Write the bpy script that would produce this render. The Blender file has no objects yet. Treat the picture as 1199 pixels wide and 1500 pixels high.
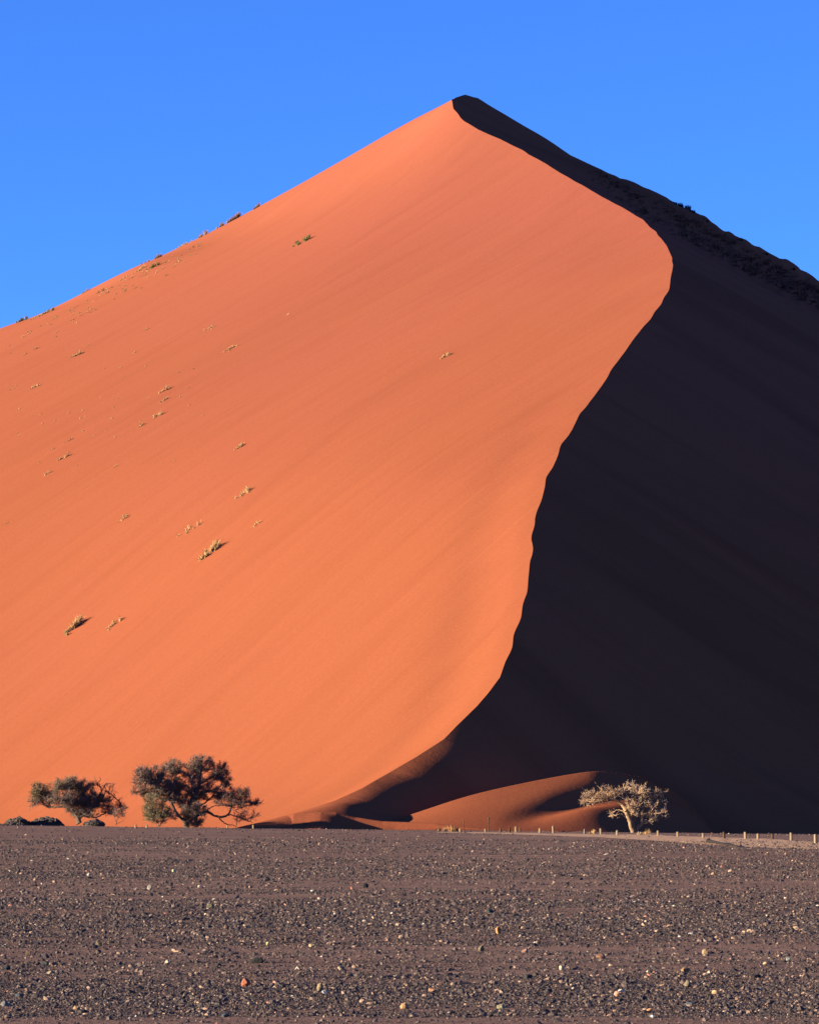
import bpy, math, random
import numpy as np
from mathutils import Vector, noise as mnoise
rng = np.random.default_rng(45)
random.seed(45)
SC = bpy.context.scene
COL = SC.collection
F = 5000.0; HOR = 1200.0; CX = 599.5; CAMZ = 2.0     # focal length in photo pixels, horizon row, eye height

# ------------------------------------------------------------------ helpers
def tag(o, label=None, cat=None, group=None, kind=None):
    if label: o['label'] = label
    if cat: o['category'] = cat
    if group: o['group'] = group
    if kind: o['kind'] = kind
    return o

def empty(name, loc, rz=0.0):
    o = bpy.data.objects.new(name, None); COL.objects.link(o)
    o.location = loc; o.rotation_euler = (0, 0, rz); o.empty_display_size = 0.3
    return o

def mesh_np(name, V, faces, mat=None, parent=None, smooth=False, tone=None, loc=None):
    """V (n,3); faces: (m,k) array or list of such arrays"""
    if not isinstance(faces, list): faces = [faces]
    faces = [np.asarray(f, dtype=np.int32) for f in faces if len(f)]
    me = bpy.data.meshes.new(name)
    V = np.asarray(V, dtype=np.float32)
    me.vertices.add(len(V)); me.vertices.foreach_set('co', V.ravel())
    nl = sum(f.size for f in faces); nf = sum(len(f) for f in faces)
    me.loops.add(nl); me.loops.foreach_set('vertex_index', np.concatenate([f.ravel() for f in faces]))
    me.polygons.add(nf)
    tot = np.concatenate([np.full(len(f), f.shape[1], dtype=np.int32) for f in faces])
    st = np.concatenate([[0], np.cumsum(tot)[:-1]]).astype(np.int32)
    me.polygons.foreach_set('loop_start', st); me.polygons.foreach_set('loop_total', tot)
    me.polygons.foreach_set('use_smooth', np.full(nf, bool(smooth)))
    if tone is not None:
        a = me.attributes.new('tone', 'FLOAT', 'POINT'); a.data.foreach_set('value', np.asarray(tone, dtype=np.float32))
    me.update(calc_edges=True); me.validate()
    if mat: me.materials.append(mat)
    o = bpy.data.objects.new(name, me); COL.objects.link(o)
    if parent: o.parent = parent
    if loc is not None: o.location = loc
    return o

def sstep(a, b, x):
    t = np.clip((x-a)/(b-a), 0, 1); return t*t*(3-2*t)

class VNoise:
    """smooth lattice noise in 2-D, -1..1"""
    def __init__(s, seed): s.t = np.random.default_rng(seed).uniform(-1, 1, (256, 256))
    def __call__(s, x, y):
        x = np.asarray(x, float); y = np.asarray(y, float)
        xi = np.floor(x).astype(int); yi = np.floor(y).astype(int); fx = x-xi; fy = y-yi
        fx = fx*fx*(3-2*fx); fy = fy*fy*(3-2*fy)
        a = s.t[xi & 255, yi & 255]; b = s.t[(xi+1) & 255, yi & 255]
        c = s.t[xi & 255, (yi+1) & 255]; d = s.t[(xi+1) & 255, (yi+1) & 255]
        return (a*(1-fx)+b*fx)*(1-fy)+(c*(1-fx)+d*fx)*fy
N1, N2, N3 = VNoise(1), VNoise(2), VNoise(3)

def P(px, py, Y):
    """photo reading at a chosen distance -> world point"""
    return ((px-CX)/F*Y, Y, CAMZ+(HOR-py)/F*Y)

# ------------------------------------------------------------------ materials
class NT:
    def __init__(s, name):
        s.m = bpy.data.materials.new(name); s.m.use_nodes = True; s.t = s.m.node_tree; s.n = s.t.nodes
        s.bsdf = s.n['Principled BSDF']; s.bsdf.inputs['Specular IOR Level'].default_value = 0.0
        s.bsdf.inputs['Roughness'].default_value = 0.95
    def add(s, typ, **kw):
        nd = s.n.new(typ)
        for k, v in kw.items(): setattr(nd, k, v)
        return nd
    def link(s, a, b): s.t.links.new(a, b)
    def coord(s, scale=(1, 1, 1), rot=(0, 0, 0)):
        tc = s.add('ShaderNodeTexCoord')
        r = s.add('ShaderNodeMapping'); r.inputs['Rotation'].default_value = rot
        s.link(tc.outputs['Object'], r.inputs['Vector'])
        q = s.add('ShaderNodeMapping'); q.inputs['Scale'].default_value = scale
        s.link(r.outputs['Vector'], q.inputs['Vector'])
        return q.outputs['Vector']
    def noise(s, vec, scale, detail=3, rough=0.5, dist=0.0):
        nz = s.add('ShaderNodeTexNoise'); s.link(vec, nz.inputs['Vector'])
        nz.inputs['Scale'].default_value = scale; nz.inputs['Detail'].default_value = detail
        nz.inputs['Roughness'].default_value = rough; nz.inputs['Distortion'].default_value = dist
        return nz.outputs['Fac']
    def ramp(s, fac, stops, interp='LINEAR'):
        r = s.add('ShaderNodeValToRGB'); s.link(fac, r.inputs['Fac']); e = r.color_ramp.elements
        r.color_ramp.interpolation = interp
        while len(e) > 1: e.remove(e[-1])
        e[0].position, e[0].color = stops[0][0], (*stops[0][1], 1)
        for p, c in stops[1:]:
            el = e.new(p); el.color = (*c, 1)
        return r.outputs['Color']
    def mix(s, fac, a, b, mode='MIX'):
        m = s.add('ShaderNodeMix', data_type='RGBA', blend_type=mode)
        if isinstance(fac, (int, float)): m.inputs[0].default_value = fac
        else: s.link(fac, m.inputs[0])
        for i, c in ((6, a), (7, b)):
            if isinstance(c, tuple): m.inputs[i].default_value = (*c, 1)
            else: s.link(c, m.inputs[i])
        return m.outputs[2]
    def math(s, op, a, b=0.0):
        m = s.add('ShaderNodeMath', operation=op)
        for i, c in enumerate((a, b)):
            if isinstance(c, (int, float)): m.inputs[i].default_value = c
            else: s.link(c, m.inputs[i])
        return m.outputs[0]
    def bump(s, h, strength, dist, prev=None):
        b = s.add('ShaderNodeBump'); b.inputs['Strength'].default_value = strength; b.inputs['Distance'].default_value = dist
        s.link(h, b.inputs['Height'])
        if prev is not None: s.link(prev, b.inputs['Normal'])
        return b.outputs['Normal']
    def out(s, col, normal=None):
        if isinstance(col, tuple): s.bsdf.inputs['Base Color'].default_value = (*col, 1)
        else: s.link(col, s.bsdf.inputs['Base Color'])
        if normal is not None: s.link(normal, s.bsdf.inputs['Normal'])
        return s.m

def sand_material(name, streak_angle, k=1.0, bands=0.0):
    t = NT(name)
    v0 = t.coord()
    vs = t.coord((0.02, 0.22, 0.02), (0, 0, -streak_angle))       # long wind streaks
    vf = t.coord((0.10, 1.1, 0.1), (0, 0, -streak_angle))
    big = t.noise(v0, 0.006, 3, 0.5)
    col = t.ramp(big, [(0.32, (0.210*k, 0.0585*k, 0.0345*k)), (0.5, (0.210*k, 0.0605*k, 0.0315*k)), (0.68, (0.208*k, 0.0625*k, 0.0285*k))])
    st = t.noise(vs, 1.0, 4, 0.55, 0.4)
    sep = t.add('ShaderNodeSeparateXYZ'); t.link(v0, sep.inputs[0])
    hgt = t.math('MULTIPLY', sep.outputs['Z'], 1/150.0)
    col = t.mix(1.0, col, t.ramp(hgt, [(0.0, (1.0, 1.0, 0.93)), (0.3, (1.0, 0.99, 0.96)), (1.0, (1.0, 1.0, 1.22))]), 'MULTIPLY')
    col = t.mix(0.35, col, t.ramp(st, [(0.3, (0.86, 0.84, 0.83)), (0.5, (1, 1, 1)), (0.72, (1.0, 1.05, 1.05))]), 'MULTIPLY')
    if bands:                                                  # ripple shade painted as darker and lighter bands down the slip face
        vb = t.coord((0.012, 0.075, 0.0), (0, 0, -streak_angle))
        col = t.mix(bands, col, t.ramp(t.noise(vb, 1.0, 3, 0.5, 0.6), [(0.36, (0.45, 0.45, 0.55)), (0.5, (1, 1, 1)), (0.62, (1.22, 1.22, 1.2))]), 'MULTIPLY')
    gr = t.noise(v0, 1.6, 5, 0.75)
    col = t.mix(0.5, col, t.ramp(gr, [(0.3, (0.88, 0.86, 0.85)), (0.7, (1.0, 1.06, 1.08))]), 'MULTIPLY')
    n = t.bump(st, 0.16, 0.7)
    n = t.bump(t.noise(vf, 1.0, 4, 0.6, 0.3), 0.15, 0.10, n)
    n = t.bump(gr, 0.35, 0.10, n)
    return t.out(col, n)

M = {}
M['sand'] = sand_material('red_dune_sand', math.radians(53))
M['sand_slip'] = sand_material('slip_face_sand', math.radians(-30), 1.0, 0.22)  # slip-face copy with ripple shade painted into its colour
M['sand_low'] = sand_material('low_dune_sand', math.radians(20))

def ground_material():
    t = NT('gravel_plain_soil')
    v = t.coord(); vb = t.coord((0.12, 1.0, 1.0))
    a = t.noise(vb, 0.35, 5, 0.6)
    col = t.ramp(a, [(0.3, (0.135, 0.082, 0.068)), (0.5, (0.180, 0.108, 0.088)), (0.7, (0.235, 0.142, 0.110))])
    g = t.noise(v, 14.0, 5, 0.8)
    col = t.mix(0.8, col, t.ramp(g, [(0.3, (0.45, 0.45, 0.5)), (0.5, (0.9, 0.9, 0.9)), (0.72, (1.5, 1.4, 1.35))]), 'MULTIPLY')
    n = t.bump(g, 0.6, 0.03)
    n = t.bump(t.noise(v, 60.0, 3, 0.7), 0.6, 0.008, n)
    return t.out(col, n)
M['soil'] = ground_material()

def track_material():
    t = NT('pale_track_grit')
    v = t.coord((0.5, 1, 1)); g = t.noise(v, 3.0, 5, 0.75)
    col = t.ramp(g, [(0.3, (0.30, 0.175, 0.115)), (0.7, (0.46, 0.28, 0.18))])
    return t.out(col, t.bump(g, 0.5, 0.05))
M['track'] = track_material()

def stone_material():
    t = NT('desert_pebbles')
    at = t.add('ShaderNodeAttribute', attribute_name='tone'); f = at.outputs['Fac']
    col = t.ramp(f, [(0.0, (0.019, 0.014, 0.015)), (0.30, (0.037, 0.026, 0.026)), (0.50, (0.070, 0.046, 0.041)), (0.68, (0.135, 0.085, 0.066)),
                     (0.82, (0.23, 0.145, 0.10)), (0.92, (0.34, 0.215, 0.14)), (0.965, (0.27, 0.11, 0.075)), (0.985, (0.33, 0.27, 0.22)), (1.0, (0.36, 0.31, 0.26))])
    v = t.coord(); g = t.noise(v, 90.0, 4, 0.7)
    col = t.mix(0.5, col, t.ramp(g, [(0.3, (0.6, 0.6, 0.6)), (0.7, (1.3, 1.3, 1.3))]), 'MULTIPLY')
    t.bsdf.inputs['Specular IOR Level'].default_value = 0.2; t.bsdf.inputs['Roughness'].default_value = 0.75
    return t.out(col, t.bump(g, 0.5, 0.006))
M['pebble'] = stone_material()

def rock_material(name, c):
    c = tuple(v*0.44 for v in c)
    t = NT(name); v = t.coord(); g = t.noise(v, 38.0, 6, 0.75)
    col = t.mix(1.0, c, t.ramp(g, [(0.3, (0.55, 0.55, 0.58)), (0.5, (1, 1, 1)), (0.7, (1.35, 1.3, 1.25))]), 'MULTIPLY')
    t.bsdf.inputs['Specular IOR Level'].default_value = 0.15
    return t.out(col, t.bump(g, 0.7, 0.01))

def tone_material(name, stops):
    stops = [(p, tuple(v*0.6 for v in c)) for p, c in stops]
    t = NT(name); at = t.add('ShaderNodeAttribute', attribute_name='tone')
    return t.out(t.ramp(at.outputs['Fac'], stops))
M['twig_dark'] = tone_material('acacia_twigs', [(0.0, (0.17, 0.11, 0.095)), (0.4, (0.27, 0.18, 0.155)), (0.5, (0.30, 0.21, 0.16)), (0.60, (0.20, 0.165, 0.095)), (0.8, (0.20, 0.18, 0.085)), (1.0, (0.26, 0.24, 0.11))])
M['twig_pale'] = tone_material('dry_pale_twigs', [(0.0, (0.20, 0.12, 0.08)), (0.4, (0.48, 0.30, 0.20)), (0.7, (0.62, 0.42, 0.28)), (1.0, (0.45, 0.34, 0.20))])
M['blade'] = tone_material('dune_grass', [(0.0, (0.30, 0.17, 0.09)), (0.3, (0.52, 0.30, 0.15)), (0.55, (0.78, 0.50, 0.25)), (0.6, (0.13, 0.14, 0.05)), (1.0, (0.24, 0.25, 0.09))])
M['scrub'] = tone_material('dark_scrub', [(0.0, (0.018, 0.016, 0.012)), (1.0, (0.05, 0.045, 0.03))])

def bark_material(name, a, b):
    a = tuple(v*0.6 for v in a); b = tuple(v*0.6 for v in b)
    t = NT(name); v = t.coord((1, 1, 0.25)); g = t.noise(v, 9.0, 5, 0.7)
    return t.out(t.ramp(g, [(0.35, a), (0.65, b)]), t.bump(g, 0.8, 0.04))
M['bark_dark'] = bark_material('dark_acacia_bark', (0.07, 0.05, 0.042), (0.17, 0.125, 0.10))
M['bark_pale'] = bark_material('pale_acacia_bark', (0.22, 0.13, 0.08), (0.42, 0.27, 0.165))
M['wood_post'] = bark_material('weathered_post_wood', (0.22, 0.15, 0.095), (0.36, 0.26, 0.17))
M['wood_post_dark'] = bark_material('stained_post_wood', (0.07, 0.045, 0.03), (0.13, 0.085, 0.055))
M['shadow_dark'] = rock_material('shadow_tone', (0.03, 0.022, 0.02))  # near-black colour painted on the lying pole shape as shadow
M['rubble'] = rock_material('dark_gravel_heap', (0.12, 0.09, 0.08))

# ------------------------------------------------------------------ the lie of the land (height functions)
def ground_z(x, Y):
    x = np.asarray(x, float); Y = np.asarray(Y, float)
    T = sstep(110, 355, Y)
    z = T*np.interp(x, [-120, -42, 3, 42, 120], [1.6, 1.36, 0.82, 0.42, 0.3])
    z = z - np.clip(Y-357, 0, 70)*0.012
    z = z + 0.05*N3(x*0.45, Y*0.3)*sstep(320, 350, Y)
    w = sstep(20, 60, Y)
    z = z + w*(0.035*N1(x*0.05+7, Y*0.13)+0.02*N2(x*0.2, Y*0.6+3))
    return z

class TPS:
    def __init__(s, pts):
        p = np.array(pts, float); s.c = p[:, :2]/100.0; z = p[:, 2]; n = len(p)
        d = np.linalg.norm(s.c[:, None]-s.c[None], axis=2)
        K = s.k(d)+np.eye(n)*1e-4
        Pm = np.hstack([np.ones((n, 1)), s.c])
        A = np.block([[K, Pm], [Pm.T, np.zeros((3, 3))]])
        s.w = np.linalg.solve(A, np.concatenate([z, np.zeros(3)]))
    @staticmethod
    def k(d): return np.where(d > 1e-9, d*d*np.log(np.maximum(d, 1e-9)), 0)
    def __call__(s, x, y):
        x = np.asarray(x, float); sh = x.shape; q = np.stack([x.ravel(), np.broadcast_to(y, sh).ravel()], 1)/100.0
        out = np.empty(len(q))
        for i in range(0, len(q), 40000):
            b = q[i:i+40000]; d = np.sqrt(((b[:, None]-s.c[None])**2).sum(2))
            out[i:i+40000] = s.k(d)@s.w[:-3]+s.w[-3]+b@s.w[-2:]
        return out.reshape(sh)

crest_px = [(660,146),(664,160),(680,178),(700,190),(730,203),(760,218),(790,235),(820,253),(850,270),(880,288),(910,303),(940,322),
 (960,340),(975,360),(984,378),(985,395),(980,420),(968,445),(950,470),(925,500),(900,535),(880,565),(862,588),(850,605),(838,628),
 (822,650),(812,675),(800,700),(793,730),(783,760),(779,790),(778,815),(774,845),(771,870),(762,905),(752,935),(742,965),(732,992),
 (715,1015),(698,1035),(672,1060),(648,1083),(610,1108),(570,1132),(530,1155),(490,1173),(455,1184),(425,1193)]
dep_y = [146,218,300,360,395,470,535,605,700,780,870,980,1035,1083,1132,1172,1193]
dep_Y = [783,740,680,630,605,570,545,520,490,468,446,422,410,400,390,378,370]
CR = []
for px, py in crest_px: CR.append(P(px, py, float(np.interp(py, dep_y, dep_Y))))
CR = CR[::-1]                                              # near -> far
tail = [(CR[0][0]-9, CR[0][1]-10, 0.2), (CR[0][0]-60, CR[0][1]-60, -4.0)][::-1]
far = [P(680, 138.5, 800), P(700, 144, 822), (24, 860, 158), (40, 950, 110), (60, 1150, 20)]
CRa = np.array(tail+CR+far)
def crest_x(Y): return np.interp(Y, CRa[:, 1], CRa[:, 0])+0.22*N3(np.asarray(Y)*0.21, 0.5)*sstep(372, 400, np.asarray(Y, float))
def crest_z(Y): return np.interp(Y, CRa[:, 1], CRa[:, 2])

Lp = [tuple(c) for c in CRa[1:-1:1]]
Lp += [P(*q) for q in [(600,178,782),(500,234,781),(430,274,779),(380,302,778),(300,344,776),(200,390,774),(100,441,771),(0,482,768),(-150,548,764)]]
Lp += [P(*q) for q in [(-150,1205,453),(0,1205,441),(150,1204,427),(300,1202,409),(380,1200,396),(430,1197,382)]]
Lp += [P(*q) for q in [(0,1150,455),(150,1150,440),(300,1150,425),(450,1150,408),(-150,1150,469),(0,950,510),(150,950,493),(300,950,476),(450,950,459),(600,950,443),(100,700,583),(300,700,554),(450,700,532),(600,700,512)]]
Lp += [(-260,780,38),(-270,600,10),(-220,480,-4),(-30,880,142),(-100,880,98),(-200,880,40),(-20,980,80),(-150,1000,10),(-60,1150,0),(-270,1000,-10),(-60,380,-3),(-30,370,-3),(-120,410,-6)]
Rp = [tuple(c) for c in CRa[1:-1:1]]
Rp += [P(*q) for q in [(730,161,806),(800,203,806),(900,259,804),(985,300,802),(1050,339,800),(1120,376,797),(1199,419,792),(1350,506,786)]]
Rp += [P(*q) for q in [(1080,396,662),(1199,458,652),(1020,362,664),(1350,530,640)]]
Rp += [P(*q) for q in [(1199,1222,415),(1350,1223,424),(1000,1216,407),(850,1207,398),(740,1203,391),(640,1201,384),(560,1198,377),(510,1196,371)]]
Rp += [(260,780,42),(250,600,8),(200,450,-4),(90,890,88),(180,890,40),(60,1000,60),(160,1000,10),(100,1150,0),(260,1000,-10),(30,365,-5),(80,385,-6),(120,390,-6)]
def fit_ridge(Pts, idx, pxs, want):
    """raise or lower the ridge points until the ridge line stands where the photo shows it"""
    Pts = [tuple(p) for p in Pts]
    for _ in range(5):
        T_ = TPS(Pts); Yq = np.linspace(560, 980, 420)
        for i, px, py in zip(idx, pxs, want):
            z = T_((px-CX)/F*Yq, Yq); v = ((z-CAMZ)/Yq).max(); e = (HOR-py)/F-v
            Pts[i] = (Pts[i][0], Pts[i][1], Pts[i][2]+e*Pts[i][1])
    return TPS(Pts)
nL = len(CRa)-2
TL = fit_ridge(Lp, range(nL, nL+9), [600,500,430,380,300,200,100,0,-150], [178,234,274,302,344,390,441,482,548])
TR = fit_ridge(Rp, range(nL, nL+8), [730,800,900,985,1050,1120,1199,1350], [161,203,259,300,339,376,419,506])

def dune_L(x, Y):
    xc = crest_x(Y); zc = crest_z(Y); d = np.maximum(xc-x, 0)
    z = TL(x, Y)+(zc-TL(xc, Y))*np.exp(-(d/6.0)**2)
    z = z - 0.35*np.exp(-((d-7)/4.0)**2)*sstep(0, 4, d)*sstep(560, 430, Y)*sstep(372, 395, Y)     # shallow trough inside the rim
    c, s_ = math.cos(math.radians(53)), math.sin(math.radians(53))
    al = x*c+Y*s_; ac = -x*s_+Y*c
    z = z + 0.09*N2(al*0.014, ac*0.10)*sstep(2, 14, d)+0.3*N1(al*0.008+3, ac*0.028)*sstep(3, 25, d)
    return z
def dune_R(x, Y):
    xc = crest_x(Y); zc = crest_z(Y); d = np.maximum(x-xc, 0)
    z = TR(x, Y)+(zc-TR(xc, Y))*np.exp(-(d/6.0)**2)
    z = z + 0.34*d*np.exp(-(d/6.5)**2)*sstep(428, 388, Y)
    c, s_ = math.cos(math.radians(-30)), math.sin(math.radians(-30))
    al = x*c+Y*s_; ac = -x*s_+Y*c
    z = z + (2.2*N2(al*0.010+5, ac*0.075)+0.6*N1(al*0.02, ac*0.22))*sstep(12, 40, d)*sstep(395, 430, Y)
    # the rough, scrub-dotted back slope above the smooth slip face
    line = np.interp(x, [40, 48, 63.4, 78, 110], [675, 668, 664, 655, 640])
    b = sstep(0, 6, Y-line)*sstep(860, 810, Y)*sstep(6, 20, d)
    z = z - 1.6*np.exp(-((Y-line-7)/7.0)**2)*sstep(6, 20, d) + b*sstep(30, 75, x)*(0.75*N3(x*0.22, Y*0.10)+0.5*N1(x*0.6, Y*0.25))*(1-0.6*sstep(770, 790, Y))
    return z
def dune_z(x, Y):
    x = np.asarray(x, float); Y = np.asarray(Y, float)
    return np.where(x < crest_x(Y), dune_L(x, Y), dune_R(x, Y))

# low dune lying at the foot of the slip face
lowc = [P(*q) for q in [(520,1216,372),(560,1206,374),(592,1196,376),(620,1187,377),(660,1173,379),(700,1161,381),(760,1148,384),(820,1136,387),(870,1128,389),(915,1125,391),(955,1133,393),(990,1152,395),(1020,1180,397),(1045,1212,398)]]
def smooth_arr(p, n):
    p = np.array(p, float); m = len(p); q = np.linspace(0, m-1, n); o = np.stack([np.interp(q, np.arange(m), p[:, i]) for i in range(3)], 1)
    for _ in range(60): o[1:-1] = (o[:-2]+o[1:-1]+o[2:])/3
    return o
lowc = smooth_arr(lowc, 150)
def low_z(x, Y):
    cz = np.interp(x, lowc[:, 0], lowc[:, 2]); cy = np.interp(x, lowc[:, 0], lowc[:, 1])
    t = cy-Y; fr = t > 0; tt = np.maximum(t, 0)
    w = 11.0+cz*1.15
    base = 0.2
    front = cz-(cz-base)*np.clip(tt/w, 0, 1.5)**0.92
    tc = 3.5+(25-x)*0.55
    front = front-0.95*np.exp(-((tt-tc)/3.2)**2)*sstep(9, 19, x)+0.55*np.exp(-((x-20)/4.0)**2-((tt-13)/3.2)**2)
    front = front-0.022*np.maximum(x-15, 0)**1.55*sstep(0, 8, tt)
    back = cz-(-t)*0.55
    return np.where(fr, front, back)-0.55*np.exp(-(t/2.2)**2)*sstep(20, 26, x)
# nearest low spur: its edge runs towards the viewer and keeps the hollow on its right in shade
def spur_z(x, Y):
    Yc = 367.0
    px = CX+x*F/Yc; cpy = np.interp(px, [300, 350, 385, 430, 470, 492, 520, 560, 640, 720], [1222, 1214, 1205, 1192, 1189, 1190, 1197, 1203, 1206, 1216])
    cz = CAMZ+(HOR-cpy)/F*Yc
    t = Yc-Y; xe = -8.2-0.06*t
    w = 9.5
    left = cz-0.25*np.clip(t, 0, 3)-np.maximum(cz-0.5, 0)*np.clip((t-1)/w, 0, 1.6)**1.3
    left = np.where(t > 0, left, cz-(-t)*0.30)
    zr = CAMZ+(HOR-1190)/F*Yc
    drop = 0.55*np.log1p(np.exp((x-xe)/0.55))*0.55/0.55*0.58*1.0
    right = np.maximum(left-drop*sstep(0, 1.5, t), 0.55-0.04*np.maximum(t, 0))
    right = np.minimum(right, left)
    return np.where((x > xe-3) & (t > 0), right, left)+0.03*N3(x*0.8, Y*0.8)

# ------------------------------------------------------------------ build the terrain
def grid_faces(r, c, off=0):
    i = np.arange(r-1)[:, None]*c+np.arange(c-1)[None]; i = i.ravel()+off
    return np.stack([i, i+1, i+1+c, i+c], 1)

def build_dune():
    Ys = np.concatenate([np.linspace(355, 372, 18), np.linspace(372, 440, 190)[1:], np.linspace(440, 560, 180)[1:], np.linspace(560, 830, 230)[1:], np.linspace(830, 1120, 40)[1:]])
    tl = np.linspace(0, 1, 330)**1.25; tr = np.linspace(0, 1, 300)**1.35
    xc = crest_x(Ys)
    XL = xc[:, None]-tl[None, ::-1]*(xc[:, None]+270)
    XR = xc[:, None]+tr[None]*(260-xc[:, None])
    YL = np.repeat(Ys[:, None], XL.shape[1], 1); YR = np.repeat(Ys[:, None], XR.shape[1], 1)
    ZL, ZR = dune_L(XL, YL), dune_R(XR, YR)
    ZL[:, -1] = crest_z(Ys); ZR[:, 0] = crest_z(Ys)
    ZL = np.maximum(ZL, -5); ZR = np.maximum(ZR, -5)
    VL = np.stack([XL, YL, ZL], 2).reshape(-1, 3); VR = np.stack([XR, YR, ZR], 2).reshape(-1, 3)
    f = [grid_faces(*XL.shape), grid_faces(*XR.shape, off=len(VL))]
    o = mesh_np('sand_dune', np.vstack([VL, VR]), f, M['sand'], smooth=True)
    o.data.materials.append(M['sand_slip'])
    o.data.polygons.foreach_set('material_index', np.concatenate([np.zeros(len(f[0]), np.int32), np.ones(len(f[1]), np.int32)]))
    tag(o, 'towering red sand dune with sharp winding crest, left face sunlit and right face black', 'dune', kind='structure')
    return o
build_dune()

def heightfield(name, fn, x0, x1, nx, y0, y1, ny, mat, label, cat):
    X, Y = np.meshgrid(np.linspace(x0, x1, nx), np.linspace(y0, y1, ny)); Z = fn(X, Y)
    o = mesh_np(name, np.stack([X, Y, Z], 2).reshape(-1, 3), grid_faces(ny, nx), mat, smooth=True)
    tag(o, label, cat, kind='structure'); return o
heightfield('low_dune', low_z, -6, 38, 420, 358, 410, 340, M['sand_low'], 'low smooth sand ridge lit orange at the foot of the shaded dune face', 'dune')
heightfield('sand_spur', spur_z, -24, 9, 420, 352, 384, 320, M['sand_low'], 'low mauve sand spur with a dark right flank left of the low orange ridge', 'dune')

def build_ground():
    near = np.concatenate([np.linspace(-30, 15, 12), np.geomspace(16, 480, 420), np.geomspace(490, 6000, 40)])
    Ys = np.concatenate([[-3000, -600, -120], near])
    xs = np.sort(np.concatenate([-np.geomspace(0.3, 4000, 130), [0], np.geomspace(0.3, 4000, 130)]))
    X, Y = np.meshgrid(xs, Ys); Z = ground_z(X, Y)
    o = mesh_np('ground', np.stack([X, Y, Z], 2).reshape(-1, 3), grid_faces(*X.shape), M['soil'], smooth=True)
    tag(o, 'flat brown desert gravel plain in front of the dune', 'ground', kind='structure')
build_ground()

def ray_hit(px, py, fn, y0=20.0, y1=900.0, n=6000):
    """where the line of sight through a photo reading meets a surface"""
    Y = np.linspace(y0, y1, n); x = (px-CX)/F*Y; z = CAMZ+(HOR-py)/F*Y
    d = z-fn(x, Y); k = np.where(d <= 0)[0]
    if len(k) == 0: return None
    k = k[0]; return float(x[k]), float(Y[k]), float(fn(x[k:k+1], Y[k:k+1])[0])

# pale track curving along the row of posts
def build_track():
    up = [(640,1218.5),(720,1219.5),(800,1221),(880,1222.5),(960,1223.5),(1040,1226),(1120,1229),(1199,1234),(1300,1242),(1450,1256),(1600,1272)]
    lo = [(640,1219.5),(720,1221.5),(800,1224),(880,1227),(960,1232),(1040,1238),(1120,1242.5),(1199,1244),(1300,1247),(1450,1262),(1600,1280)]
    xs = np.linspace(640, 1600, 160); rows = []
    for j in range(13):
        t = j/12
        for k, px in enumerate(xs):
            yu = np.interp(px, *zip(*up)); yl = np.interp(px, *zip(*lo))
            py = yl+(yu-yl)*t+ (0.5*float(N1(px*0.05, 4+t)) if j in (0, 12) else 0)
            h = ray_hit(px, py, ground_z, 100, 357, 1700)
            if h is None: h = ((px-CX)/F*357, 357.0, float(ground_z((px-CX)/F*357, 357.0)))
            rows.append((h[0], h[1], h[2]+0.02))
    o = mesh_np('gravel_track', rows, grid_faces(13, 160), M['track'], smooth=True)
    tag(o, 'pale sandy track curving along the line of short posts', 'track', kind='structure')
build_track()

# ------------------------------------------------------------------ gravel
def icos(sub=0):
    t = (1+5**.5)/2
    v = [(-1,t,0),(1,t,0),(-1,-t,0),(1,-t,0),(0,-1,t),(0,1,t),(0,-1,-t),(0,1,-t),(t,0,-1),(t,0,1),(-t,0,-1),(-t,0,1)]
    f = [(0,11,5),(0,5,1),(0,1,7),(0,7,10),(0,10,11),(1,5,9),(5,11,4),(11,10,2),(10,7,6),(7,1,8),(3,9,4),(3,4,2),(3,2,6),(3,6,8),(3,8,9),(4,9,5),(2,4,11),(6,2,10),(8,6,7),(9,8,1)]
    v = [np.array(a)/np.linalg.norm(a) for a in v]
    for _ in range(sub):
        mid = {}; nf = []
        def m(a, b):
            k = (min(a, b), max(a, b))
            if k not in mid:
                q = v[a]+v[b]; v.append(q/np.linalg.norm(q)); mid[k] = len(v)-1
            return mid[k]
        for a, b, c in f:
            x, y, z = m(a, b), m(b, c), m(c, a); nf += [(a, x, z), (b, y, x), (c, z, y), (x, y, z)]
        f = nf
    return np.array(v), np.array(f)
octv = np.array([(1,0,0),(0,1,0),(-1,0,0),(0,-1,0),(0,0,1),(0,0,-1)], float)
octf = np.array([(0,1,4),(1,2,4),(2,3,4),(3,0,4),(1,0,5),(2,1,5),(3,2,5),(0,3,5)])
band_r = [1205,1222,1226,1238,1243,1285,1292,1308,1313,1372,1377,1384,1390,1408,1414,1440,1450,1487,1493,1520,1600]
band_w = [.35,.35,.12,.12,.75,.65,.32,.36,1,1,.45,.8,.34,.30,.65,.8,1,1,.22,.25,.6]

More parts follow.
